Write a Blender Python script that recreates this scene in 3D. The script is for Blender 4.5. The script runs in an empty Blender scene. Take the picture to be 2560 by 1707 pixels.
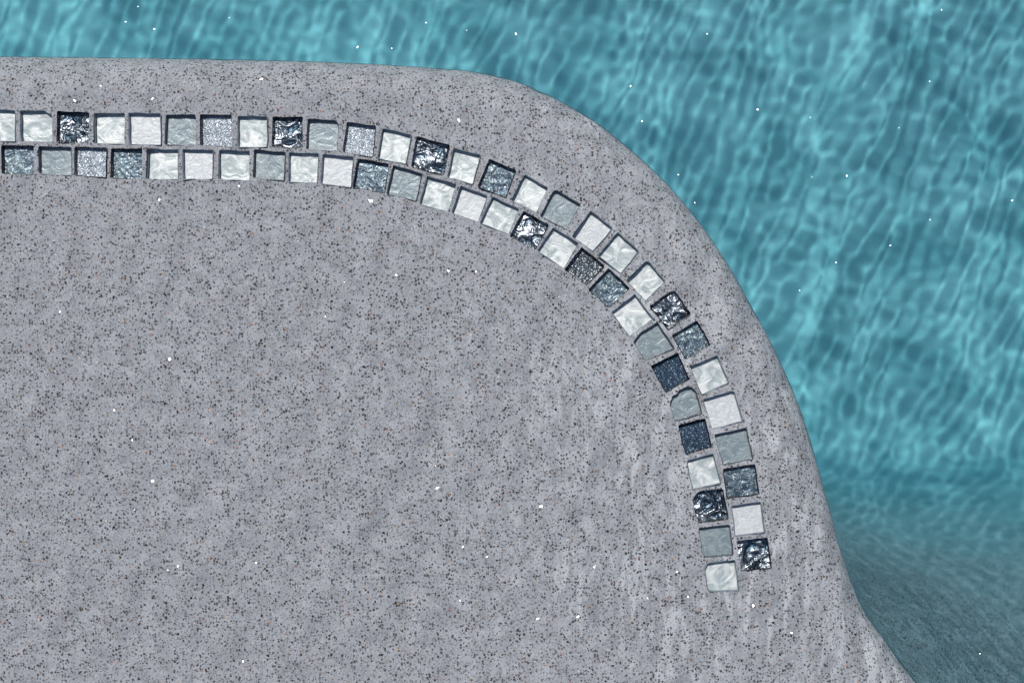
import bpy, bmesh, math, random
import numpy as np
from math import radians, pi, cos, sin, sqrt
from mathutils import Vector
from mathutils.geometry import delaunay_2d_cdt

sc = bpy.context.scene
col = sc.collection

# ------------------------------------------------------------------ camera, light, exposure
CAM_H = 1.2                       # metres above the ledge
PX = 0.0003                       # ledge metres per photo pixel (2560 wide)
cam = bpy.data.cameras.new('camera')
cam_o = bpy.data.objects.new('camera', cam); col.objects.link(cam_o)
cam_o.location = (0, 0, CAM_H); cam_o.rotation_euler = (0, 0, 0)
cam.sensor_width = 36; cam.lens = 36 * CAM_H / (2560 * PX); cam.clip_end = 200; cam.clip_start = 0.02
cam.dof.use_dof = True; cam.dof.focus_distance = CAM_H; cam.dof.aperture_fstop = 4.6
sc.camera = cam_o

SUN_ZEN = radians(27)
SDIR = Vector((-0.30 * sin(SUN_ZEN) / sqrt(.09 + .9025), 0.95 * sin(SUN_ZEN) / sqrt(.09 + .9025), cos(SUN_ZEN)))  # towards the sun
world = bpy.data.worlds.new('World'); sc.world = world; world.use_nodes = True
wn = world.node_tree
sky = wn.nodes.new('ShaderNodeTexSky'); sky.sky_type = 'NISHITA'; sky.sun_disc = False
sky.sun_elevation = pi / 2 - SUN_ZEN
sky.sun_rotation = math.atan2(SDIR.x, SDIR.y)
wn.links.new(sky.outputs[0], wn.nodes['Background'].inputs[0])
wn.nodes['Background'].inputs[1].default_value = 0.07
sun = bpy.data.lights.new('sun', 'SUN'); sun.energy = 3.3; sun.angle = radians(.53); sun.color = (1, .97, .93)
sun_o = bpy.data.objects.new('sun', sun); col.objects.link(sun_o); sun_o.location = (-.5, 1.5, 3)
sun_o.rotation_euler = SDIR.to_track_quat('Z', 'Y').to_euler()
sun.cycles.is_caustics_light = True
sc.view_settings.view_transform = 'Standard'; sc.view_settings.look = 'None'
sc.view_settings.exposure = 0.0; sc.view_settings.gamma = 1

rng = np.random.default_rng(11); random.seed(5)
def P(px, py): return ((px - 1280) * PX, (853.5 - py) * PX)

# ------------------------------------------------------------------ node helpers
class NT:
    def __init__(s, name):
        s.m = bpy.data.materials.new(name); s.m.use_nodes = True; s.t = s.m.node_tree; s.t.nodes.clear()
    def n(s, typ, ins=None, **kw):
        nd = s.t.nodes.new(typ)
        for k, v in kw.items(): setattr(nd, k, v)
        for k, v in (ins or {}).items():
            i = nd.inputs[k]
            if hasattr(v, 'is_output'): s.t.links.new(v, i)
            else: i.default_value = v
        return nd
    def math(s, op, a, b=0.0, c=0.0, clamp=False):
        return s.n('ShaderNodeMath', {0: a, 1: b, 2: c}, operation=op, use_clamp=clamp).outputs[0]
    def mix(s, f, a, b, bt='MIX'):
        nd = s.t.nodes.new('ShaderNodeMix'); nd.data_type = 'RGBA'; nd.blend_type = bt
        for i, v in ((0, f), (6, a), (7, b)):
            if hasattr(v, 'is_output'): s.t.links.new(v, nd.inputs[i])
            else: nd.inputs[i].default_value = v
        return nd.outputs[2]
    def ramp(s, v, lo, hi, a=0.0, b=1.0):
        return s.n('ShaderNodeMapRange', {0: v, 1: lo, 2: hi, 3: a, 4: b}, interpolation_type='SMOOTHSTEP').outputs[0]
    def out(s, surf):
        s.n('ShaderNodeOutputMaterial', {'Surface': surf}); return s.m
def C(r, g, b): return (r, g, b, 1)

# ------------------------------------------------------------------ materials
def specks(t, co, size, prob, r0, r1, soft, detail=None):
    """mask of round grains: one per Voronoi cell of SIZE metres, PROB of them kept"""
    v = t.n('ShaderNodeTexVoronoi', {'Vector': co, 'Scale': 1 / size})
    sep = t.n('ShaderNodeSeparateColor', {0: v.outputs['Color']})
    rad = t.ramp(sep.outputs[0], 0, 1, r0, r1)
    keep = t.math('LESS_THAN', sep.outputs[1], prob)
    m = t.math('SUBTRACT', rad, v.outputs['Distance'])
    m = t.ramp(m, -soft * .5, soft * .5)
    return t.math('MULTIPLY', m, keep), sep.outputs[2]

def plaster(name, pool=False):
    t = NT(name)
    tc = t.n('ShaderNodeTexCoord'); co0 = tc.outputs['Object']
    wob = t.n('ShaderNodeTexNoise', {'Vector': co0, 'Scale': 900.0, 'Detail': 2.0})
    co = t.n('ShaderNodeVectorMath', {0: wob.outputs['Color'], 1: (.0007, .0007, .0007), 2: co0}, operation='MULTIPLY_ADD').outputs[0]
    big = t.n('ShaderNodeTexNoise', {'Vector': co0, 'Scale': 13.0, 'Detail': 3.0, 'Roughness': .55}).outputs['Fac']
    mid = t.n('ShaderNodeTexNoise', {'Vector': co0, 'Scale': 75.0, 'Detail': 4.0, 'Roughness': .6}).outputs['Fac']
    fine = t.n('ShaderNodeTexNoise', {'Vector': co0, 'Scale': 700.0, 'Detail': 2.0, 'Roughness': .7}).outputs['Fac']
    base = t.mix(t.ramp(mid, .3, .7), C(.268, .277, .296), C(.380, .391, .414))
    base = t.mix(t.math('MULTIPLY', t.ramp(big, .3, .72), .20), base, C(.240, .248, .262))
    base = t.mix(t.ramp(fine, .28, .5, .45, 0), base, C(.155, .16, .175))
    base = t.mix(t.ramp(fine, .54, .70, 0, .6), base, C(.45, .46, .48))
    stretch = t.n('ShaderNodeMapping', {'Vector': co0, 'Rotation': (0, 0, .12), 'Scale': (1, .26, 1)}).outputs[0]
    caustic_tone = t.n('ShaderNodeTexNoise', {'Vector': stretch, 'Scale': 95.0, 'Detail': 1.5, 'Roughness': .5, 'Distortion': 1.3}).outputs['Fac']  # streaks painted into the colour in place of rippling caustic light
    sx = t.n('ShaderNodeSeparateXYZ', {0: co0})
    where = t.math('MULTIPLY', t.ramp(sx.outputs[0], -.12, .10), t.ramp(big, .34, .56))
    base = t.mix(t.math('MULTIPLY', t.ramp(caustic_tone, .46, .68, 0, .58), where), base, C(.54, .56, .58))
    base = t.mix(t.math('MULTIPLY', t.ramp(caustic_tone, .45, .30, 0, .2), where), base, C(.17, .175, .19))  # dimmer gaps between the painted light bands
    # clumping of the dark grains
    clump = t.n('ShaderNodeTexNoise', {'Vector': co0, 'Scale': 120.0, 'Detail': 3.0}).outputs['Fac']
    dens = t.ramp(clump, .3, .62, .35, 1.0)
    m, k = specks(t, co, .00115, .72, .14, .46, .10)
    base = t.mix(t.math('MULTIPLY', m, t.math('MULTIPLY', dens, .92)), base, C(.05, .05, .06))
    m, k = specks(t, co, .0021, .92, .15, .46, .04)
    base = t.mix(t.math('MULTIPLY', m, t.math('MULTIPLY', dens, .95)), base, t.mix(k, C(.010, .010, .013), C(.065, .058, .055)))
    m, k = specks(t, co, .0048, .48, .06, .21, .03)
    base = t.mix(m, base, t.mix(k, C(.012, .012, .016), C(.035, .033, .04)))
    co2 = t.n('ShaderNodeVectorMath', {0: co, 1: (.37, .11, .53)}, operation='ADD').outputs[0]
    m, k = specks(t, co2, .0042, .55, .05, .19, .04)
    base = t.mix(t.math('MULTIPLY', m, .8), base, t.mix(k, C(.30, .10, .035), C(.42, .30, .16)))
    m, k = specks(t, co2, .0035, .14, .05, .20, .05)
    base = t.mix(t.math('MULTIPLY', m, .7), base, C(.60, .60, .62))
    rough = t.n('ShaderNodeTexNoise', {'Vector': co0, 'Scale': 420.0, 'Detail': 3.0}).outputs['Fac']
    hgt = t.math('ADD', t.math('MULTIPLY', rough, .6), t.math('MULTIPLY', mid, .9))
    bump = t.n('ShaderNodeBump', {'Height': hgt, 'Strength': .35, 'Distance': .0012}).outputs[0]
    if pool:
        # water's light absorption put into the colour: tinted grey plaster fading to blue with depth
        sep = t.n('ShaderNodeSeparateXYZ', {0: co0})
        edge = t.n('ShaderNodeTexNoise', {'Vector': co0, 'Scale': 9.0, 'Detail': 4.0}).outputs['Fac']
        zz = t.math('ADD', sep.outputs[2], t.math('MULTIPLY', t.math('SUBTRACT', edge, .5), .16))
        f = t.ramp(zz, -.92, -.10, 1, 0)
        cloud = t.n('ShaderNodeTexNoise', {'Vector': co0, 'Scale': 16.0, 'Detail': 6.0, 'Roughness': .62, 'Distortion': .6}).outputs['Fac']
        blue = t.mix(t.ramp(cloud, .30, .70), C(.12, .42, .48), C(.275, .70, .75))
        shallow_tint = t.mix(1.0, base, C(.80, .93, .96), "MULTIPLY")
        base = t.mix(f, shallow_tint, t.mix(.22, blue, t.mix(1.0, blue, base, 'MULTIPLY')))
    b = t.n('ShaderNodeBsdfPrincipled', {'Base Color': base, 'Roughness': .72, 'Specular IOR Level': .3, 'Normal': bump})
    return t.out(b.outputs[0])

def glint_facet_mat(name, colr, rough, k):
    t = NT(name)
    g = t.n('ShaderNodeBsdfGlossy', {'Color': colr, 'Roughness': rough})
    tr = t.n('ShaderNodeBsdfTransparent')
    return t.out(t.n('ShaderNodeMixShader', {0: k, 1: tr.outputs[0], 2: g.outputs[0]}).outputs[0])

def shell_glint_mat():
    t = NT('shell_glint_flake')
    return t.out(t.n('ShaderNodeBsdfPrincipled', {'Base Color': C(.9, .88, .9), 'Roughness': .3, 'Metallic': .35}).outputs[0])

def water_mat():
    t = NT('pool_water')
    return t.out(t.n('ShaderNodeBsdfGlass', {'Color': C(.93, .985, 1), 'IOR': 1.333, 'Roughness': 0.0}).outputs[0])

def tile_mat(name, ca, cb, metal, rough, wave, wstr, grain, gstr, sheen=0.0, hi=None):
    """painted foil seen in a glass tile: slow ripples plus fine metallic grain"""
    t = NT(name)
    tc = t.n('ShaderNodeTexCoord'); oi = t.n('ShaderNodeObjectInfo')
    off = t.n('ShaderNodeCombineXYZ', {0: t.math('MULTIPLY', oi.outputs['Random'], 37.0), 1: t.math('MULTIPLY', oi.outputs['Random'], 91.0), 2: 0.0})
    co = t.n('ShaderNodeVectorMath', {0: tc.outputs['Object'], 1: off.outputs[0]}, operation='ADD').outputs[0]
    w = t.n('ShaderNodeTexNoise', {'Vector': co, 'Scale': wave, 'Detail': 2.5, 'Roughness': .5, 'Distortion': 1.6}).outputs['Fac']
    g = t.n('ShaderNodeTexNoise', {'Vector': co, 'Scale': 1400.0, 'Detail': 1.0}).outputs['Fac']
    vor = t.n('ShaderNodeTexVoronoi', {'Vector': co, 'Scale': 1150.0})
    vs = t.n('ShaderNodeSeparateColor', {0: vor.outputs['Color']})
    c = t.mix(t.ramp(w, .34, .66), ca, cb)
    if hi is not None:
        c = t.mix(t.math('MULTIPLY', t.math('GREATER_THAN', vs.outputs[0], 1 - hi[0]), hi[1]), c, hi[2])
    h = t.math('ADD', t.math('MULTIPLY', w, wstr), t.math('MULTIPLY', vs.outputs[1], gstr))
    h = t.math('ADD', h, t.math('MULTIPLY', g, gstr * .6 + grain))
    bump = t.n('ShaderNodeBump', {'Height': h, 'Strength': 1.0, 'Distance': .001}).outputs[0]
    b = t.n('ShaderNodeBsdfPrincipled', {'Base Color': c, 'Metallic': metal, 'Roughness': rough, 'Normal': bump,
                                         'Coat Weight': sheen, 'Coat Roughness': .15})
    return t.out(b.outputs[0])

def edge_mat(name, c, rough=.22):
    t = NT(name)
    tc = t.n('ShaderNodeTexCoord')
    nz = t.n('ShaderNodeTexNoise', {'Vector': tc.outputs['Object'], 'Scale': 260.0, 'Detail': 2.0}).outputs['Fac']
    bump = t.n('ShaderNodeBump', {'Height': nz, 'Strength': .5, 'Distance': .0008}).outputs[0]
    cc = t.mix(t.ramp(nz, .3, .7), c, C(*[min(1, x * 1.35) for x in c[:3]]))
    return t.out(t.n('ShaderNodeBsdfPrincipled', {'Base Color': cc, 'Roughness': rough, 'Normal': bump}).outputs[0])

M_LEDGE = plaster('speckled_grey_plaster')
M_POOL = plaster('pool_plaster', True)
M_GLINT_FLAKE = shell_glint_mat()
M_GLINT = glint_facet_mat('sun_glint_facet', C(1, 1, 1), .28, .12)
M_WATER = water_mat()

KIND = {
 'W': (tile_mat('white_pearl_foil', C(.36, .42, .43), C(.68, .71, .70), .10, .42, 85, .9, .04, .05, .15),
       edge_mat('white_tile_edge', C(.12, .155, .185))),
 'P': (tile_mat('lilac_white_foil', C(.52, .55, .57), C(.61, .64, .65), .08, .45, 150, .55, .06, .05, .15),
       edge_mat('lilac_tile_edge', C(.12, .145, .185))),
 'G': (tile_mat('grey_pearl_foil', C(.19, .245, .27), C(.27, .325, .345), .15, .38, 110, .6, .04, .04, .3, (.025, .4, C(.7, .74, .74))),
       edge_mat('grey_tile_edge', C(.045, .06, .075))),
 'S': (tile_mat('slate_shimmer_foil', C(.05, .082, .120), C(.135, .19, .225), .5, .40, 95, 1.7, .05, .12, .2, (.14, .6, C(.6, .66, .66))),
       edge_mat('slate_tile_edge', C(.008, .010, .016))),
 'D': (tile_mat('black_rippled_foil', C(.04, .07, .10), C(.42, .46, .50), .95, .34, 75, 6.0, .03, .05, .2),
       edge_mat('black_tile_edge', C(.006, .008, .013))),
 'F': (tile_mat('silver_glitter_foil', C(.28, .33, .38), C(.47, .54, .60), .7, .40, 200, .3, .3, .7, .1, (.34, .85, C(.88, .94, 1))),
       edge_mat('glitter_tile_edge', C(.006, .008, .014))),
 'H': (tile_mat('charcoal_glitter_foil', C(.07, .09, .11), C(.13, .16, .19), .8, .32, 200, .3, .4, .7, .1, (.22, .8, C(.75, .80, .82))),
       edge_mat('charcoal_tile_edge', C(.006, .008, .014))),
 'N': (tile_mat('navy_glitter_foil', C(.018, .04, .075), C(.035, .07, .12), .5, .34, 160, .3, .4, .5, .1, (.10, .55, C(.35, .48, .56))),
       edge_mat('navy_tile_edge', C(.005, .008, .014))),
}

# ------------------------------------------------------------------ the ledge outline (photo pixels -> metres)
OUT = [(-9000, 118), (-4000, 120), (-1500, 126), (-600, 131), (0, 137), (300, 140), (700, 147), (912, 155), (1000, 160), (1100, 167), (1197, 177), (1282, 197),
       (1359, 228), (1444, 272), (1508, 314), (1593, 383), (1640, 427), (1700, 489), (1748, 549), (1799, 620), (1855, 713), (1908, 811),
       (1961, 914), (2016, 1050), (2052, 1175), (2082, 1284), (2112, 1393), (2147, 1490), (2181, 1552), (2219, 1604), (2256, 1655),
       (2302, 1716), (2420, 1850), (2800, 2100), (3800, 2400), (9000, 2900)]
def catmull(pts, n):
    o = []
    for i in range(len(pts) - 1):
        p0, p1, p2, p3 = (np.array(pts[max(0, min(len(pts) - 1, j))], float) for j in (i - 1, i, i + 1, i + 2))
        for k in range(n):
            t = k / n
            o.append(.5 * ((2 * p1) + (-p0 + p2) * t + (2 * p0 - 5 * p1 + 4 * p2 - p3) * t * t + (-p0 + 3 * p1 - 3 * p2 + p3) * t ** 3))
    o.append(np.array(pts[-1], float)); return o
OUTC = OUT[:4] + [tuple(p) for p in catmull(OUT[4:31], 6)] + OUT[31:]
OC = np.array(OUTC, float)
for _ in range(6): OC[6:-6] = OC[6:-6] * .5 + (OC[5:-7] + OC[7:-5]) * .25
B = np.array([P(*p) for p in OC]) * 1.015      # traced at the water line, which lies a little below the ledge top

def sdist(X, Y):
    """signed distance to the outline, positive on the pool side"""
    X = np.asarray(X, float); Y = np.asarray(Y, float)
    best = np.full(X.shape, 1e9); sg = np.ones(X.shape)
    for a, b in zip(B[:-1], B[1:]):
        d = b - a; L2 = (d ** 2).sum()
        t = np.clip(((X - a[0]) * d[0] + (Y - a[1]) * d[1]) / L2, 0, 1)
        ex, ey = X - (a[0] + t * d[0]), Y - (a[1] + t * d[1])
        q = ex * ex + ey * ey
        c = d[0] * (Y - a[1]) - d[1] * (X - a[0])     # >0: left of the direction = pool side
        m = q < best - 1e-15
        best = np.where(m, q, best); sg = np.where(m, np.sign(c), sg)
    return np.sqrt(best) * np.where(sg == 0, 1, sg)

def sstep(a, b, x):
    t = np.clip((x - a) / (b - a), 0, 1); return t * t * (3 - 2 * t)

DEPTH = .90; RR = .030; WATER_Z = -.0215
UND = [(rng.uniform(.014, .05), rng.normal(0, .25), rng.uniform(0, 6.28)) for _ in range(26)]
def height(X, Y, s):
    X = np.asarray(X, float); Y = np.asarray(Y, float)
    px = X / PX + 1280; py = 853.5 - Y / PX
    und = np.zeros_like(X)
    for lam, th, ph in UND:
        k = 2 * pi / lam; th = th - .12
        und += .00035 * (lam / .05) * np.sin(k * (X * cos(th) + Y * sin(th)) + ph)
    # rounded nose of the ledge, then a battered wall with a cove at its foot
    d = np.clip(s + RR, 0, RR)
    nose = -(RR - np.sqrt(np.maximum(RR ** 2 - d ** 2, 0)))
    # towards the lower right the wall relaxes into a broad ramp
    b = sstep(1180, 1740, py + .22 * np.maximum(px - 2200, 0)) * sstep(2040, 2330, px)
    w = .10 * 4.8 ** b; pw = 3 - 1.6 * b
    tt = np.clip(s / w, 0, 1)
    z = np.where(s > 0, -RR - (DEPTH - RR) * (1 - (1 - tt) ** pw), nose)
    return z + und * np.exp(-np.maximum(s, 0) * 30)

# ------------------------------------------------------------------ tiles: outline corners in photo pixels, look, label
TILES = [
 ('W', [(-40,271),(38,276),(38,355),(-40,352)], 'white pearl glass tile cut off by the left edge of the photo'),
 ('W', [(49,277),(111,276),(131,290),(132,355.5),(51,355)], 'white pearl tile with a clipped top right corner beside the leftmost black rippled tile'),
 ('D', [(143,278),(224,282),(223,358),(141,356)], 'leftmost black rippled tile in the upper row, between two white tiles'),
 ('W', [(234,283),(312,282),(312,361),(235,359)], 'white pearl tile directly right of the leftmost black rippled tile'),
 ('P', [(321,282.5),(402,284),(404,363),(323,362)], 'smooth pale lilac tile between a white tile and the tile with bright glints'),
 ('G', [(414.5,287),(487,287),(491.5,296),(490,365),(411,362)], 'light grey tile with two bright glints, directly left of the first upper glitter tile'),
 ('F', [(500,286),(579,287),(581,367.5),(501,364)], 'silver glitter tile nearest the left in the outer row'),
 ('W', [(594.5,290),(668.5,291),(669,369),(594.5,369)], 'white pearl tile between the silver glitter tile and the brightly rippled black tile'),
 ('D', [(682,292),(757.6,293),(756,371),(680,369)], 'black tile almost covered in silver ripples, between a white and a grey tile'),
 ('G', [(769,297),(839,300.6),(847.5,313),(844,378),(765,374)], 'mid grey tile with a clipped corner between silver rippled and glitter tiles'),
 ('F', [(867,305.5),(940,315.5),(932.6,393.5),(856.5,381.5)], 'slightly tilted silver glitter tile where the outer row begins to curve'),
 ('W', [(956,320),(1029,337.5),(1015,411),(943,397)], 'white pearl tile between the tilted glitter tile and a black swirled tile'),
 ('D', [(1041,341),(1125,363.5),(1109,439),(1028,418)], 'black tile with broad silver swirls at the start of the curve'),
 ('W', [(1133,371),(1202,387.5),(1182,461),(1118,444)], 'white pearl tile right of the black swirled tile at the start of the curve'),
 ('S', [(1223,398),(1290,427),(1264,495),(1194,467.5)], 'shimmering slate tile between two white tiles high on the curve'),
 ('W', [(1311,435),(1371,470),(1341,532.6),(1277.5,501)], 'white pearl tile between the upper slate tile and a plain grey tile'),
 ('G', [(1380,482),(1386,476),(1393,476),(1452.6,512),(1416,574.5),(1350,541)], 'plain grey tile with a rounded corner on the curve, outer row'),
 ('P', [(1476.5,526.5),(1532.6,570),(1482.6,628.5),(1429,591)], 'diagonal pale lilac tile right of the plain grey tile on the curve'),
 ('W', [(1544,580),(1597.5,627.5),(1552,684.7),(1494,639)], 'diagonal white tile right of the pale lilac one on the curve'),
 ('W', [(1610,657),(1616,652.5),(1624,655),(1664.5,704),(1614,752.6),(1565,700.5)], 'white pearl tile with a rounded corner above the jagged black tile'),
 ('D', [(1674.5,728.5),(1686.5,727),(1706,752),(1712,764),(1726,783),(1724,788),(1669.5,824.5),(1624,766)], 'black rippled tile with a jagged right edge on the outer row'),
 ('S', [(1742,801),(1758,826),(1777,863),(1715,900),(1680,838)], 'slate shimmer tile just below the jagged black tile'),
 ('W', [(1793,888),(1822.6,956),(1754,987),(1724,916)], 'white rippled tile below the outer slate tile, nearest the middle of the right arc'),
 ('P', [(1829,977),(1836,979),(1857.5,1052.5),(1780,1074),(1757,997.4)], 'large pale lilac tile above the green grey one, outer row on the right'),
 ('G', [(1866,1068.6),(1883.6,1148),(1808,1162.7),(1784,1086)], 'green grey tile between the lilac tile and the lower slate tile, outer row'),
 ('S', [(1887,1160),(1898.5,1235),(1817,1245),(1808,1172)], 'slate blue shimmer tile lowest of the slate tiles'),
 ('P', [(1902.6,1253),(1913,1330.4),(1838,1340.7),(1828.6,1262.7)], 'finely lined pale tile directly above the lowest dark tile'),
 ('D', [(1920,1343),(1929.7,1421),(1853,1428),(1841,1351)], 'dark navy rippled tile ending the outer row at the lower right'),
 ('S', [(3,363),(86,365),(84.6,438),(4,435)], 'slate rippled tile at the left edge of the lower row'),
 ('G', [(96,366),(178,367.5),(179.6,440),(103,437),(95.7,431)], 'grey tile left of the bright glitter tile in the lower row'),
 ('F', [(187.5,367.5),(267.4,370),(266,445),(187,439)], 'bright silver glitter tile in the lower row near the left, under the leftmost black tile'),
 ('S', [(277.4,371),(356.7,372),(356,449),(276,445)], 'dark slate tile directly right of the bright lower glitter tile'),
 ('W', [(368,372),(445,373.5),(445.4,449),(365.6,448)], 'white pearl tile directly right of the dark slate tile, lower row'),
 ('P', [(456.4,373),(534,375),(532.5,449.4),(458,449.4)], 'pale smooth tile under the first upper glitter tile'),
 ('W', [(546,374),(624.7,378),(623,451.5),(546,449)], 'white swirled tile with a bright streak, left of the lower plain grey tile'),
 ('G', [(635,374),(713.6,381),(710.4,452.6),(633,445)], 'plain grey tile between two white tiles in the lower row'),
 ('W', [(722,381),(797.6,383.5),(793,459),(721,456)], 'white pearl tile directly right of the plain grey tile, straight part of the lower row'),
 ('P', [(807,384.6),(884,392),(878,469.6),(800.8,460)], 'pale lilac tile left of the inner slate rippled tile where the lower row bends'),
 ('S', [(894.5,396),(973,410),(961.7,482.7),(881.4,469.7)], 'slate tile with feathery ripples under the tilted glitter tile'),
 ('G', [(982.7,412.7),(1056,434),(1041,503),(966,486)], 'grey tile with a small bright glint, right of the feathery slate tile'),
 ('W', [(1067,439),(1141,461),(1121,530),(1048,511)], 'white pearl tile under the black swirled tile at the start of the curve'),
 ('P', [(1151.4,464),(1219,489),(1196,556),(1128.6,532.6)], 'pale lilac tile between two white tiles in the inner row on the curve'),
 ('W', [(1230.5,491),(1298.5,522.4),(1272.6,587),(1199,557.5)], 'white pearl tile directly left of the inner black swirled tile'),
 ('D', [(1308,527),(1372,562),(1338.8,625.5),(1273.5,591)], 'black silver swirled tile of the inner row, between two white tiles'),
 ('W', [(1382.6,567),(1446.5,608),(1410,672.4),(1342.4,626.5)], 'white pearl tile between the inner black swirled and charcoal glitter tiles'),
 ('H', [(1454,617.5),(1511,664),(1467,715),(1410,674)], 'charcoal glitter tile set diagonally in the inner row'),
 ('S', [(1521.5,670),(1575,721),(1523,769.5),(1470,724.7)], 'diagonal slate shimmer tile below the charcoal glitter tile'),
 ('W', [(1587.4,734.4),(1634,797),(1574,842),(1528,780.4)], 'white tile between diagonal slate and grey tiles of the inner row'),
 ('G', [(1643.5,805),(1686.3,869.5),(1634,893),(1612,901),(1582.7,855),(1600,832)], 'grey tile half smeared with plaster above the upper navy tile'),
 ('N', [(1695,881),(1724,948),(1664,983.6),(1626,914.7)], 'upper of the two navy fine glitter tiles'),
 ('G', [(1673.4,1012),(1681,989),(1693,984),(1697,975),(1713.5,967),(1727,966),(1739,975.5),(1747,1001),(1755,1033),(1687,1052.5)], 'broken grey tile with a ragged arched top between the two navy tiles'),
 ('N', [(1763,1044.5),(1780,1118),(1715,1137.5),(1695,1063)], 'lower of the two navy fine glitter tiles'),
 ('W', [(1782.5,1132.4),(1802.5,1207.5),(1732,1223.6),(1723,1190),(1717,1150)], 'white pearl tile just below the lower navy tile'),
 ('D', [(1807,1221.8),(1821.8,1296),(1747.6,1307.4),(1737,1280),(1731.5,1247.7),(1742,1231),(1752,1226)], 'black wrinkled tile with a rounded left corner near the end of inner row'),
 ('G', [(1820,1311),(1826,1313),(1833.7,1387.8),(1762,1393.5),(1755,1380),(1746.4,1319)], 'plain grey tile between the black wrinkled tile and the last white tile'),
 ('W', [(1838,1398),(1847.5,1476),(1775,1478.5),(1768,1470.5),(1761.4,1421),(1769,1406)], 'white tile ending the inner row, lowest tile of all'),
]
T_DEPTH = .0048

def rough_outline(pts, nseg=7, amp=.00016):
    """photo-pixel corners -> metre outline with slightly rounded corners and hand-cut wobble (counter-clockwise seen from above)"""
    w = [np.array(P(*p)) for p in pts]
    n = len(w); out = []
    for i in range(n):
        a, b = w[i], w[(i + 1) % n]
        L = np.linalg.norm(b - a); d = (b - a) / L; nrm = np.array((-d[1], d[0]))
        if L > .006:
            r = .0007; ks = np.linspace(r / L, 1 - r / L, nseg)
        else:
            ks = np.array((.15, .85))
        ph = rng.uniform(0, 6.28)
        for k in ks:
            wob = amp * (sin(k * 9 + ph) * .6 + rng.normal() * .55) * (1 if L > .006 else .2)
            out.append(a + d * L * k + nrm * wob)
    out = np.array(out)
    return out[::-1]      # photo y runs down: reverse to counter-clockwise

tile_outlines = [rough_outline(t[1]) for t in TILES]

# ------------------------------------------------------------------ pool shell mesh (one constrained triangulation, cut into ledge and basin floor)
def grid_pts(x0, x1, y0, y1, step, jit=.18):
    xs = np.arange(x0, x1, step); ys = np.arange(y0, y1, step)
    X, Y = np.meshgrid(xs, ys)
    X = X + rng.uniform(-jit, jit, X.shape) * step; Y = Y + rng.uniform(-jit, jit, Y.shape) * step
    return np.stack([X.ravel(), Y.ravel()], 1)
cand = []
g = grid_pts(-.46, .60, -.40, .30, .0055); s = sdist(g[:, 0], g[:, 1]); cand.append(g[s < -.033])
g = grid_pts(-1.0, 1.1, -.9, .9, .016)
s = sdist(g[:, 0], g[:, 1]); inn = (g[:, 0] > -.465) & (g[:, 0] < .605) & (g[:, 1] > -.405) & (g[:, 1] < .305)
cand.append(g[((s < -.04) & ~inn) | (s > .02)])
g = grid_pts(.15, 1.0, -.6, -.02, .009); s = sdist(g[:, 0], g[:, 1]); cand.append(g[(s > .004) & (s < .7)])
g = grid_pts(-2.6, 2.6, -2.6, 2.6, .09); far = (np.abs(g[:, 0]) > 1.1) | (np.abs(g[:, 1]) > .95); s = sdist(g[:, 0], g[:, 1]); cand.append(g[far & (np.abs(s) > .03)])
# rows that follow the rounded nose and the wall
seg = np.diff(B, axis=0); sl = np.sqrt((seg ** 2).sum(1)); cum = np.concatenate([[0], np.cumsum(sl)])
def bpoint(t):
    x = np.interp(t, cum, B[:, 0]); y = np.interp(t, cum, B[:, 1])
    e = .004
    dx = np.interp(t + e, cum, B[:, 0]) - np.interp(t - e, cum, B[:, 0]); dy = np.interp(t + e, cum, B[:, 1]) - np.interp(t - e, cum, B[:, 1])
    l = np.sqrt(dx * dx + dy * dy); return x, y, -dy / l, dx / l
inside_t = cum[(B[:, 0] > -1.2) & (B[:, 0] < 1.2)]
ts = np.arange(inside_t[0], inside_t[-1], .0045)
x, y, nx, ny = bpoint(ts)
for off in (-.0315, -.028, -.0245, -.0215, -.019, -.016, -.013, -.010, -.0075, -.0052, -.0034, -.002, -.001, -.0003, .0006, .002, .004, .007, .011, .016, .022, .030, .04, .055, .075, .1):
    p = np.stack([x + nx * off, y + ny * off], 1)
    s = sdist(p[:, 0], p[:, 1]); p = p[np.abs(s - off) < 2e-4]; cand.append(p)
pts = np.concatenate(cand)
# keep free points clear of the tile outlines
from mathutils.geometry import intersect_point_line
keep = np.ones(len(pts), bool)
def in_poly(poly, X, Y):
    c = np.zeros(X.shape, bool); n = len(poly)
    for i in range(n):
        (x1, y1), (x2, y2) = poly[i], poly[(i + 1) % n]
        cond = ((y1 > Y) != (y2 > Y))
        with np.errstate(divide='ignore', invalid='ignore'):
            xi = (x2 - x1) * (Y - y1) / (y2 - y1) + x1
        c ^= cond & (X < xi)
    return c
for o in tile_outlines:
    c = o.mean(0); r = np.abs(o - c).max() + .004
    near = np.where((np.abs(pts[:, 0] - c[0]) < r) & (np.abs(pts[:, 1] - c[1]) < r))[0]
    if len(near):
        q = pts[near]; kk = in_poly(o, q[:, 0], q[:, 1])
        dm = np.sqrt(((q[:, None, :] - o[None]) ** 2).sum(2)).min(1)
        keep[near[kk | (dm < .0011)]] = False
pts = pts[keep]
verts = [Vector(p) for p in pts]; edges = []
for o in tile_outlines:
    b0 = len(verts); n = len(o)
    verts += [Vector(p) for p in o]; edges += [(b0 + i, b0 + (i + 1) % n) for i in range(n)]
cv, ce, cf, _a, _b, _c = delaunay_2d_cdt(verts, edges, [], 0, 1e-7)
cv = np.array([(v.x, v.y) for v in cv]); cf = np.array([f[:3] for f in cf])
cen = cv[cf].mean(1); hole = np.zeros(len(cf), bool)
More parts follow.
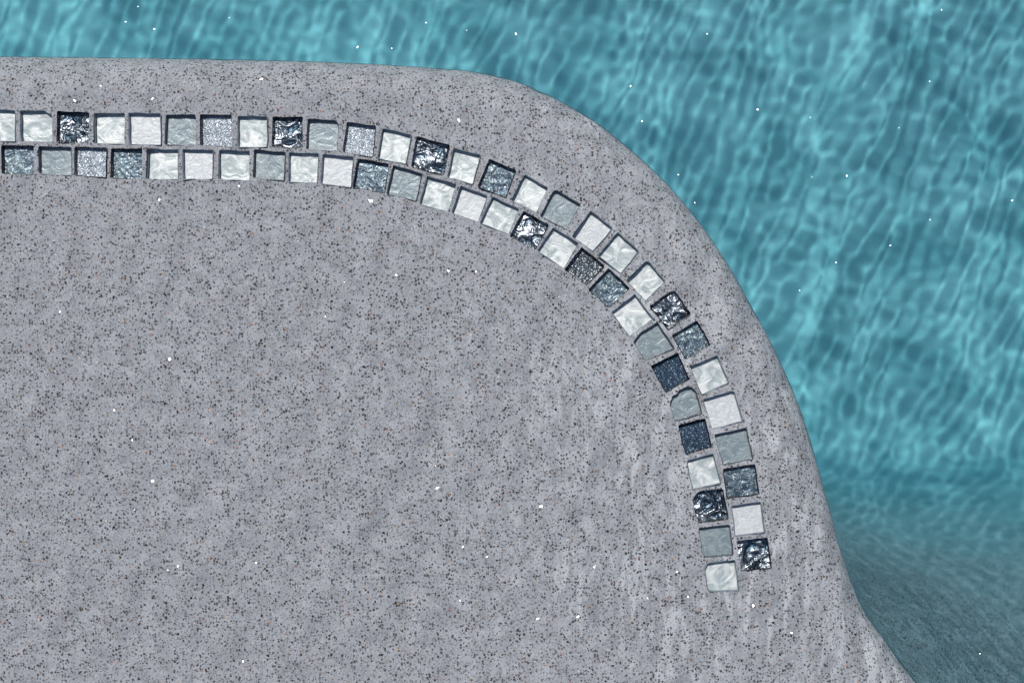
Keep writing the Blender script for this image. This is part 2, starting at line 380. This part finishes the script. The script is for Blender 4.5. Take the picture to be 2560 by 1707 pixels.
for o in tile_outlines:
    c = o.mean(0); r = np.abs(o - c).max() + .001
    near = np.where((np.abs(cen[:, 0] - c[0]) < r) & (np.abs(cen[:, 1] - c[1]) < r))[0]
    hole[near[in_poly(o, cen[near, 0], cen[near, 1])]] = True
cf = cf[~hole]; cen = cen[~hole]
S = sdist(cv[:, 0], cv[:, 1]); Z = height(cv[:, 0], cv[:, 1], S)
sc_ = sdist(cen[:, 0], cen[:, 1])
def submesh(name, mask, mat):
    f = cf[mask]; u, inv = np.unique(f, return_inverse=True); f = inv.reshape(-1, 3)
    v = np.column_stack([cv[u], Z[u]])
    me = bpy.data.meshes.new(name); me.from_pydata(v.tolist(), [], f.tolist())
    me.polygons.foreach_set('use_smooth', [True] * len(f)); me.materials.append(mat)
    ob = bpy.data.objects.new(name, me); col.objects.link(ob)
    ob.cycles.is_caustics_receiver = True
    return ob
def describe(o, label, cat, group=None, kind=None):
    o['label'] = label; o['category'] = cat
    if group: o['group'] = group
    if kind: o['kind'] = kind
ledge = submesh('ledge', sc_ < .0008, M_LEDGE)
describe(ledge, 'speckled grey plaster pool ledge with a rounded curving edge', 'ledge', kind='structure')
floor = submesh('pool_floor', sc_ >= .0008, M_POOL)
describe(floor, 'blue pool floor seen through the rippling water', 'pool floor', kind='structure')

def zat(x, y):
    s = sdist(np.array([x]), np.array([y])); return float(height(np.array([x]), np.array([y]), s)[0])

# ------------------------------------------------------------------ shell flakes and sun glints: facets added and tilted to mirror the sun (part of the ledge's own mesh)
HALF = (SDIR + Vector((0, 0, 1))).normalized()
def add_glint_facets(ob, spots, mat, size, lift, tilt_sd, zfun, exact):
    me = ob.data; bm = bmesh.new(); bm.from_mesh(me); me.materials.append(mat); mi = len(me.materials) - 1
    for (x, y, r) in spots:
        z = zfun(x, y) + lift
        if exact:
            h = (SDIR + (Vector((0, 0, CAM_H)) - Vector((x, y, z))).normalized()).normalized()
        else:
            h = HALF
        nrm = (h + Vector((random.gauss(0, tilt_sd), random.gauss(0, tilt_sd), 0))).normalized()
        a = random.uniform(0, pi); u = nrm.cross(Vector((cos(a), sin(a), 0))).normalized(); v = nrm.cross(u)
        n = 7; el = random.uniform(.35, .7); vs = []
        for k in range(n):
            an = 2 * pi * k / n + random.uniform(-.25, .25); rr = r * random.uniform(.75, 1.1)
            vs.append(bm.verts.new(Vector((x, y, z + r * .35)) + u * cos(an) * rr + v * sin(an) * rr * el))
        f = bm.faces.new(vs); f.normal_update()
        if f.normal.z < 0: f.normal_flip()
        f.material_index = mi; f.smooth = False
    bm.to_mesh(me); bm.free()
V2P = 2560 / 2352
FL = [(600,182),(172,232),(350,227),(1054,277),(366,460),(853,462),(548,427),(910,632),(1030,622),(1093,624),(748,727),(138,716),(391,825),
      (263,942),(305,1010),(350,1105),(1005,1120),(1243,1162),(1063,1255),(1118,1278),(588,1292),(408,1300),(1365,1302),(1555,1312),(1057,1378),
      (1327,1415),(1235,1420),(1487,1373),(1580,1370),(1730,1390),(1818,1452),(558,1518),(230,197)]
BIG = {0, 1, 3, 5, 12, 15, 16, 17, 25, 26, 29}
add_glint_facets(ledge, [(*P(a * V2P, b * V2P), .0012 if i in BIG else random.uniform(.0005, .0008)) for i, (a, b) in enumerate(FL)],
          M_GLINT_FLAKE, 1, .0001, .02, zat, True)
sp = []
for _ in range(130):
    x, y = random.uniform(-.5, .5), random.uniform(-.4, .25)
    if sdist(np.array([x]), np.array([y]))[0] < -.02 and not any(in_poly(o, np.array([x]), np.array([y]))[0] for o in tile_outlines if abs(o[0][0] - x) < .04 and abs(o[0][1] - y) < .04):
        sp.append((x, y, random.uniform(.0004, .0009)))
add_glint_facets(ledge, sp, M_GLINT_FLAKE, 1, .0001, .35, zat, False)

# ------------------------------------------------------------------ glass mosaic tiles
def ring_mesh(name, outline, c, z_top, z_bot, inset, mat):
    """side wall of the tile: a rounded lip at the plaster, then the wall going down to the foil"""
    bm = bmesh.new(); n = len(outline); rows = []
    for (ins, z) in ((-.0003, z_top - .0006), (-.0002, z_top + .00012), (.0002, z_top + .0002), (.00042, z_top - .0003), (.00050, z_bot - .0002)):
        row = []
        for i in range(n):
            p = outline[i]; a = outline[i - 1]; b = outline[(i + 1) % n]
            d = b - a; d = d / np.linalg.norm(d); nr = np.array((-d[1], d[0]))     # inwards for counter-clockwise
            q = p + nr * ins - c
            row.append(bm.verts.new((q[0], q[1], z)))
        rows.append(row)
    for r0, r1 in zip(rows[:-1], rows[1:]):
        for i in range(n):
            j = (i + 1) % n
            f = bm.faces.new((r0[i], r0[j], r1[j], r1[i])); f.smooth = True
    me = bpy.data.meshes.new(name); bm.to_mesh(me); bm.free(); me.materials.append(mat)
    return bpy.data.objects.new(name, me)
def foil_mesh(name, outline, c, z, mat):
    bm = bmesh.new(); n = len(outline)
    nr_in = []
    for i in range(n):
        p = outline[i]; a = outline[i - 1]; b = outline[(i + 1) % n]
        d = b - a; d = d / np.linalg.norm(d); nr_in.append(p + np.array((-d[1], d[0])) * .0004 - c)
    vs = [bm.verts.new((q[0], q[1], z)) for q in nr_in]
    f = bm.faces.new(vs)
    if f.normal.z < 0: f.normal_flip()
    bmesh.ops.triangulate(bm, faces=bm.faces[:])
    me = bpy.data.meshes.new(name); bm.to_mesh(me); bm.free(); me.materials.append(mat)
    return bpy.data.objects.new(name, me)

for (kind, corners, label), o in zip(TILES, tile_outlines):
    c = o.mean(0); z0 = zat(c[0], c[1])
    e = bpy.data.objects.new('glass_tile', None); col.objects.link(e); e.empty_display_size = .01
    e.location = (c[0], c[1], z0 - T_DEPTH)
    describe(e, label, 'tile', 'glass mosaic tiles set in the ledge')
    fm, em = KIND[kind]
    a = foil_mesh('foil_backing', o, c, 0, fm); col.objects.link(a); a.parent = e
    b = ring_mesh('glass_edge', o, c, T_DEPTH, 0, 0, em); col.objects.link(b); b.parent = e

# ------------------------------------------------------------------ water
NW = 880; X0, X1, Y0, Y1 = -1.0, 1.1, -.85, 1.1
xs = np.linspace(X0, X1, NW); ys = np.linspace(Y0, Y1, NW); X, Y = np.meshgrid(xs, ys)
W = np.zeros_like(X); r2 = np.random.default_rng(8)
def waves(n, lo, hi, ang, spread, amp, pw=1.7, mask=1.0):
    global W
    for _ in range(n):
        lam = r2.uniform(lo, hi); k = 2 * pi / lam; th = radians(ang) + r2.normal() * spread
        a = amp * (lam / .04) ** pw
        env = 1 + .5 * np.sin(2 * pi * (X * r2.normal() + Y * r2.normal()) / .35 + r2.uniform(0, 6.28))
        W += a * mask * env * np.sin(k * (X * cos(th) + Y * sin(th)) + r2.uniform(0, 6.28))
low = sstep(-.02, -.22, Y - .15 * X)          # the ripples swing round towards the lower right
fan = sstep(.02, .12, X + .35 * Y)              # and lose their direction over the far left
waves(26, .0115, .0185, -19, .16, .024e-3, 1.7, (1 - low) * (.7 + .3 * fan))
waves(20, .0115, .020, 36, .22, .027e-3, 1.7, low)
waves(30, .011, .026, 20, 1.2, .0095e-3)
waves(6, .05, .11, 0, .8, .02e-3)
waves(10, .0085, .013, -18, .5, .0065e-3, 1.5, .25 + .75 * sstep(.2, .8, np.sin(X * 9 + 2) * np.sin(Y * 7 + X * 4)))
waves(6, .12, .35, -10, .8, .02e-3, 1.4)
W += WATER_Z
idx = np.arange(NW * NW).reshape(NW, NW)
q = np.stack([idx[:-1, :-1], idx[:-1, 1:], idx[1:, 1:], idx[1:, :-1]], -1).reshape(-1, 4)
flat = np.stack([X, Y, W], -1).reshape(-1, 3)
sw = sdist(flat[:, 0], flat[:, 1]); q = q[sw[q].max(1) > -.02]
u, inv = np.unique(q, return_inverse=True); q = inv.reshape(-1, 4)
me = bpy.data.meshes.new('water')
fv = flat[u]; me.vertices.add(len(fv)); me.vertices.foreach_set('co', fv.ravel())
me.loops.add(q.size); me.loops.foreach_set('vertex_index', q.ravel().astype(np.int32))
me.polygons.add(len(q)); me.polygons.foreach_set('loop_start', np.arange(0, q.size, 4, dtype=np.int32))
me.update(calc_edges=True); me.polygons.foreach_set('use_smooth', [True] * len(q)); me.materials.append(M_WATER)
water = bpy.data.objects.new('water', me); col.objects.link(water)
water.cycles.is_caustics_caster = True
describe(water, 'rippled turquoise swimming pool water beyond the ledge', 'water', kind='structure')

# glints: facets added over the ripples, tilted to mirror the sun (part of the water's own mesh)
GL = [(302,2),(273,38),(340,55),(815,97),(1185,66),(1453,188),(1632,66),(1477,375),(1565,395),(1603,460),(1750,243),(1873,261),(1877,400),(1933,600),
      (2080,285),(1958,397),(2152,177),(2153,500),(2180,10),(1070,58),(895,100),(515,28),(975,40),(2345,455),(2060,560),(1848,665),(1480,270),(2270,1513)]
GB = {3, 4, 5, 10, 15}
add_glint_facets(water, [(*P(a * V2P, b * V2P), .0009 if i in GB else random.uniform(.0004, .0007)) for i, (a, b) in enumerate(GL)],
          M_GLINT, 1, .0004, .02, lambda x, y: WATER_Z, True)
